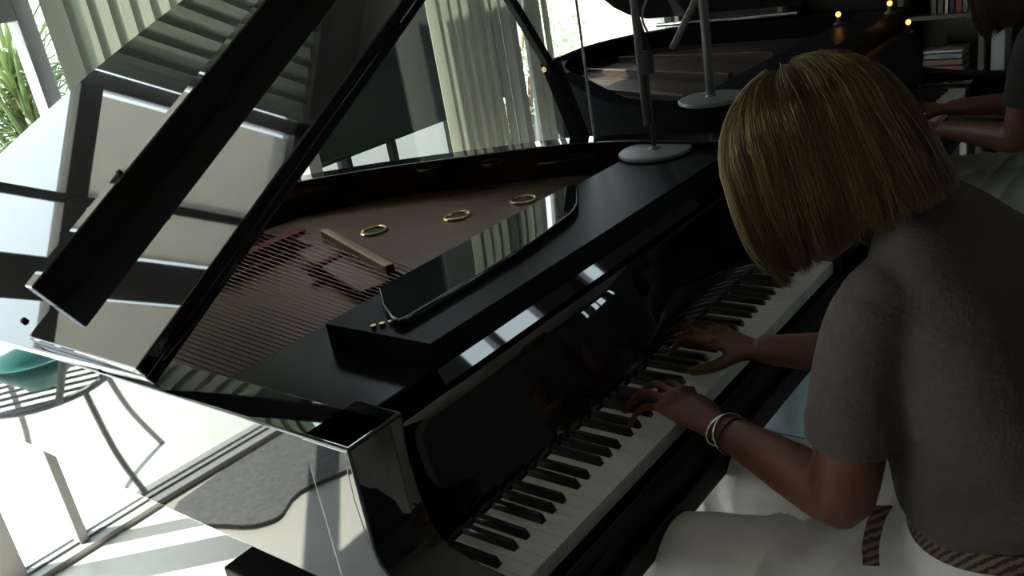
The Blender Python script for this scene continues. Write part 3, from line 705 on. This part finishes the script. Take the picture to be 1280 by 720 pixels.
# benches
def bench(x, y, label):
    t = empty('piano_bench', label, 'bench', (x, y, 0))
    MB().box(-.27, .27, -.16, .16, .425, .497).build('seat', M['leather'], t, bevel=.02, seg=4)
    MB().box(-.25, .25, -.14, .14, .36, .425).build('apron', M['lacquer'], t, bevel=.003)
    for a in (-1, 1):
        for b in (-1, 1): MB().bar((a * .22, b * .115, 0), (a * .22, b * .115, .37), .045).build('leg', M['lacquer'], t, bevel=.003)
bench(.45, -.56, 'black padded piano bench under the woman in white trousers')
bench(2.25, -.44, 'black padded piano bench under the second player')

# pale blue bag on the floor between the pianos
t = empty('cloth_bag', 'pale blue and denim cloth bag on the floor beyond the woman\'s forearm', 'bag', (1.47, .16, 0))
def sac(z0, z1, s0): return [[(.17 * s * math.copysign(abs(math.cos(a)) ** .7, math.cos(a)), .15 * s * math.copysign(abs(math.sin(a)) ** .7, math.sin(a)), z) for a in [2 * math.pi * j / 28 for j in range(28)]] for z, s in s0]
MB().rings(sac(0, .2, ((.0, .92), (.02, 1.0), (.10, 1.03), (.19, 1.0)))).build('base', M['denim'], t, smooth=True)
MB().rings(sac(.19, .4, ((.185, 1.0), (.26, 1.02), (.36, .96), (.40, .86), (.41, .6)))).build('body', M['paleblue'], t, smooth=True)

# ================================================================== BOOKCASE, BOOKS, ADDED REFLECTION GLOWS
bc = empty('bookcase', 'dark wooden bookcase along the right-hand wall', 'bookcase', (4.1, .6, 0)); BX0, BX1 = -.13, .145
def bk(mb, name): return mb.build(name, M['oak'], bc, bevel=.003)
for y in (-.62, -.335, .02, .62, 1.22): bk(MB().box(BX0, BX1, y - .013, y + .013, 0, 1.5), 'upright')
bk(MB().box(BX1 - .006, BX1, -.62, 1.22, 0, 1.5), 'back_panel')
for y0, y1, zs in ((-.607, -.348, (.04, .60, .98, 1.48)), (-.322, .007, (.04, .555, .875, 1.2, 1.48)), (.033, .607, (.04, .64, .875, 1.2, 1.48)), (.633, 1.207, (.04, .64, .90, 1.2, 1.48))):
    for z in zs: bk(MB().box(BX0, BX1 - .006, y0, y1, z - .02, z), 'shelf')
rnd = random.Random(5)
cols = [('cream', (.45, .42, .36)), ('dark red', (.18, .03, .03)), ('grey', (.16, .17, .17)), ('brown', (.12, .075, .05)), ('green', (.05, .09, .07)), ('black', (.02, .02, .02)), ('pale', (.36, .37, .35))]
def book(loc, l, w_, h, col, label, group, flat=True):
    t = empty('book', label, 'book', loc, group)
    m_ = mat('book_cover', col, .6)
    c = MB()
    if flat:
        c.box(-w_, 0, -l / 2, l / 2, 0, .003).box(-w_, 0, -l / 2, l / 2, h - .003, h).box(-w_, -w_ + .003, -l / 2, l / 2, 0, h)
        pg = MB().box(-w_ + .003, -.003, -l / 2 + .003, l / 2 - .003, .003, h - .003)
        # spine faces the room: move it to -X side
    else:
        c.box(-w_, 0, -h / 2, -h / 2 + .003, 0, l).box(-w_, 0, h / 2 - .003, h / 2, 0, l).box(-w_, -w_ + .003, -h / 2, h / 2, 0, l)
        pg = MB().box(-w_ + .003, -.003, -h / 2 + .003, h / 2 - .003, .003, l - .003)
    c.build('cover', m_, t); pg.build('pages', M['paper'], t)
z = .555
for i, (cn, h, l) in enumerate((('cream', .042, .185), ('dark red', .036, .18), ('brown', .030, .175), ('grey', .028, .17), ('pale', .016, .175))):
    book((4.14, .437, z), l, .15, h, dict(cols)[cn], '%s book lying %s in the flat stack on the dark bookcase' % (cn, ('at the bottom', 'second from the bottom', 'in the middle', 'second from the top', 'on top')[i]), 'flat stack of books'); z += h + .0005
y = .32
for i, (cn, th, hh) in enumerate((('pale', .028, .2), ('grey', .022, .22), ('dark red', .03, .21), ('black', .025, .23), ('cream', .018, .2), ('green', .03, .22), ('brown', .026, .21))):
    book((4.14, y + th / 2 - .02 + .0, .875), hh, .15, th, dict(cols)[cn], '%s upright book on the shelf above the flat stack, %s from the window side' % (cn, ('seventh', 'sixth', 'fifth', 'fourth', 'third', 'second', 'first')[i]), 'upright books on the upper shelf', False); y += th + .002
y = .295
book((4.14, .335, .04), .40, .17, .035, (.40, .41, .39), 'tall pale folder standing below the flat stack of books', 'upright files on the lower shelf', False)
book((4.14, .20, .60), .20, .15, .06, (.30, .36, .37), 'pale blue-grey box file on the shelf nearest the second player', 'upright files on the lower shelf', False)
for i, (x, y, z, lb) in enumerate(((2.86, .535, 1.028, 'added amber glow for a reflected light on the second piano, leftmost of the three'), (3.045, .400, 1.028, 'added amber glow for a reflected light on the second piano, middle of the three'), (3.02, .325, .955, 'added amber glow for a reflected light low beside the second piano keys, rightmost of the three'))):
    t = empty('reflection_spot', lb, 'reflection', (x, y, z), 'added amber glows for reflected lights on the second piano')
    MB().lathe([(.0, 0), (.02, 0), (.02, .006), (.007, .012), (.007, .03), (.0, .03)], n=20).build('base', M['darkmetal'], t, smooth=True)
    MB().ball((0, 0, .040), .010).build('glow_ball', M['glow_ball'], t, smooth=True)  # glowing balls added in place of light spots taken for reflections

# ================================================================== OUTDOORS
pt = MB().box(-9, 14, WB + .10, 12, -.14, -.02).build('patio_ground', M['patio']); struct(pt)
# yucca plants outside the left window
def yucca(name, x, y, h, n, L, label):
    t = empty(name, label, 'plant', (x, y, -.02), 'spiky plants outside the window'); mb = MB(); r_ = random.Random(int(x * 100))
    for i in range(n):
        a = r_.uniform(0, 6.28); el = r_.uniform(-.5, 1.35); z0 = h * r_.uniform(.25, 1.0); l_ = L * r_.uniform(.7, 1.1)
        d = V((math.cos(a) * math.cos(el), math.sin(a) * math.cos(el), math.sin(el))); s_ = V((-math.sin(a), math.cos(a), 0)); nn = d.cross(s_)
        rg = []
        for k in range(6):
            u_ = k / 5; q = V((0, 0, z0)) + d * l_ * u_ - V((0, 0, .25 * l_ * u_ * u_)); wd = .010 * (1 - u_) ** .6 * (.6 + u_) + .001
            rg.append([q - s_ * wd, q + nn * -.004, q + s_ * wd, q + nn * .003])
        mb.rings(rg)
    mb.build('leaves', M['leaf'], t)
    MB().tube([(0, 0, 0), (.02, 0, h * .5), (0, .02, h)], [.05, .045, .035], 10).build('trunk', M['bark'], t, smooth=True)
yucca('yucca', .86, 2.95, 1.45, 520, .66, 'tall spiky green yucca outside the far left window')
yucca('yucca', .20, 3.9, 1.0, 130, .60, 'smaller spiky yucca farther out in the bright garden')
def bush(name, x, y, z, rx, ry, rz, n, m, label, lw=.05):
    t = empty(name, label, 'shrub', (x, y, -.02)); mb = MB(); r_ = random.Random(n)
    for i in range(n):
        a = r_.uniform(0, 6.28); b_ = math.acos(r_.uniform(-1, 1)); k = r_.uniform(.55, 1)
        c = V((rx * k * math.sin(b_) * math.cos(a), ry * k * math.sin(b_) * math.sin(a), z + rz * k * math.cos(b_)))
        d = V((r_.gauss(0, 1), r_.gauss(0, 1), r_.gauss(0, .7))).normalized(); s_ = d.orthogonal().normalized(); l_ = lw * r_.uniform(.7, 1.3); nn = d.cross(s_) * .004
        mb.add([c, c + d * l_ * .5 + s_ * l_ * .28, c + d * l_, c + d * l_ * .5 - s_ * l_ * .28, c + d * l_ * .5 + nn], [(0, 1, 4), (1, 2, 4), (2, 3, 4), (3, 0, 4), (3, 2, 1, 0)])
    mb.build('foliage', m, t)
    st_ = MB()
    for i in range(5): st_.tube([(r_.uniform(-.1, .1), r_.uniform(-.1, .1), 0), (r_.uniform(-.5, .5) * rx, r_.uniform(-.5, .5) * ry, z)], [.03, .012], 6)
    st_.build('stem', M['bark'], t)
bush('garden_shrub', 4.6, 3.6, .95, .75, .6, .85, 1500, M['leaf2'], 'pale sunlit shrub seen through the window above the second piano tail', .07)
bush('garden_shrub', -.7, 5.6, .5, .9, .6, .6, 700, M['leaf2'], 'low pale shrub at the far side of the patio', .08)
t = empty('garden_house', 'tan neighbouring house with sloping roof beyond the garden shrub', 'house', (10.4, 6.2, -.02))
MB().box(-1.5, 1.5, -1, 1, 0, .95).build('wall', M['garden'], t); MB().prism([(-1.7, .95), (1.7, .95), (0, 1.35)], -1.1, 1.1, 'Y').build('roof', M['rooft'], t)
# dark green garden cabinet on thin legs behind the glass
t = empty('garden_cabinet', 'dark green cabinet on thin legs standing outside between the two blinds', 'cabinet', (2.22, 2.75, -.0135))
MB().box(-.55, 1.0, -.25, .25, .74, 2.3).build('body', M['greenpaint'], t, bevel=.005)
for x0, x1 in ((-.53, .22), (.23, .98)): MB().box(x0, x1, -.268, -.252, .76, 2.26).build('door', M['greenpaint'], t, bevel=.004)
for a in (-.5, -.2, .1, .95):
    for b in (-.2, .2): MB().bar((a, b, 0), (a, b, .75), .035).build('leg', M['greenpaint'], t)
shade_sheet = MB().box(1.3, 6.2, 2.35, 8.5, -.0195, -.014).build('shade_sheet_exterior', mat('painted_ground_shade', (.030, .034, .031), .95, noise_amt=.15, scale=30, bump=.3))  # dark sheet laid on the patio as painted ground shade
tag(shade_sheet, 'dark sheet on the patio, painted as the shade under and behind the green cabinet', 'painted_shade')
# wrought iron chair with curved back, teal bowl on its seat (seen mirrored in the piano side)
def iron_chair(x, y, rz, label):
    t = empty('garden_chair', label, 'chair', (x, y, -.02)); t.rotation_euler.z = rz
    se = MB(); se.tube([(.22 * math.cos(a), .22 * math.sin(a), .44) for a in [2 * math.pi * k / 32 for k in range(33)]], .012)
    for k in range(7): 
        xx = -.18 + .06 * k; hh = math.sqrt(max(.0, .215 ** 2 - xx * xx)); se.tube([(xx, -hh, .44), (xx, hh, .44)], .006, 6)
    se.build('seat', M['iron'], t, smooth=True)
    bk_ = MB(); bk_.tube(spline([(-.21, .08, .44), (-.24, .16, .62), (-.2, .22, .85), (0, .25, .95), (.2, .22, .85), (.24, .16, .62), (.21, .08, .44)], 6), .012)
    for k in range(4):
        xx = -.12 + .08 * k; bk_.tube(spline([(xx * .8, .20, .44), (xx * 1.2, .23, .6), (xx * .9, .25, .75), (xx, .25, .92)], 5), .006, 6)
    bk_.build('backrest', M['iron'], t, smooth=True)
    for a, b in ((-1, -1), (1, -1), (-1, 1), (1, 1)):
        MB().tube(spline([(a * .15, b * .15, .44), (a * .19, b * .18, .2), (a * .23, b * .24, 0)], 6), .011).build('leg', M['iron'], t, smooth=True)
iron_chair(-.62, 2.36, 2.2, 'grey wrought iron garden chair with curved bars mirrored in the piano side')
tb = MB().lathe([(.0, .0), (.06, 0), (.065, .012), (.12, .06), (.14, .11), (.13, .11), (.11, .062), (.055, .02), (.0, .018)], (0, 0, 0), 40).build('teal_bowl', M['teal'], smooth=True)
tb.location = (-.61, 2.33, .432); tag(tb, 'teal glazed bowl on the iron garden chair, mirrored in the piano side', 'bowl')
# indoors near the glass: grey floor patch, dark slipper
dmo = MB().prism([(q.x, q.y) for q in spline([(-1.7, 1.50), (-1.2, 1.47), (-.95, 1.55), (-.80, 1.50), (-.70, 1.62), (-.70, 1.9), (-1.7, 1.92)], 4)], .001, .014).build('grey_floor_patch', M['patchgrey'])  # thin grey patch with a wavy front edge
tag(dmo, 'grey wavy-edged patch on the floor by the window, mirrored low in the piano side', 'mat')
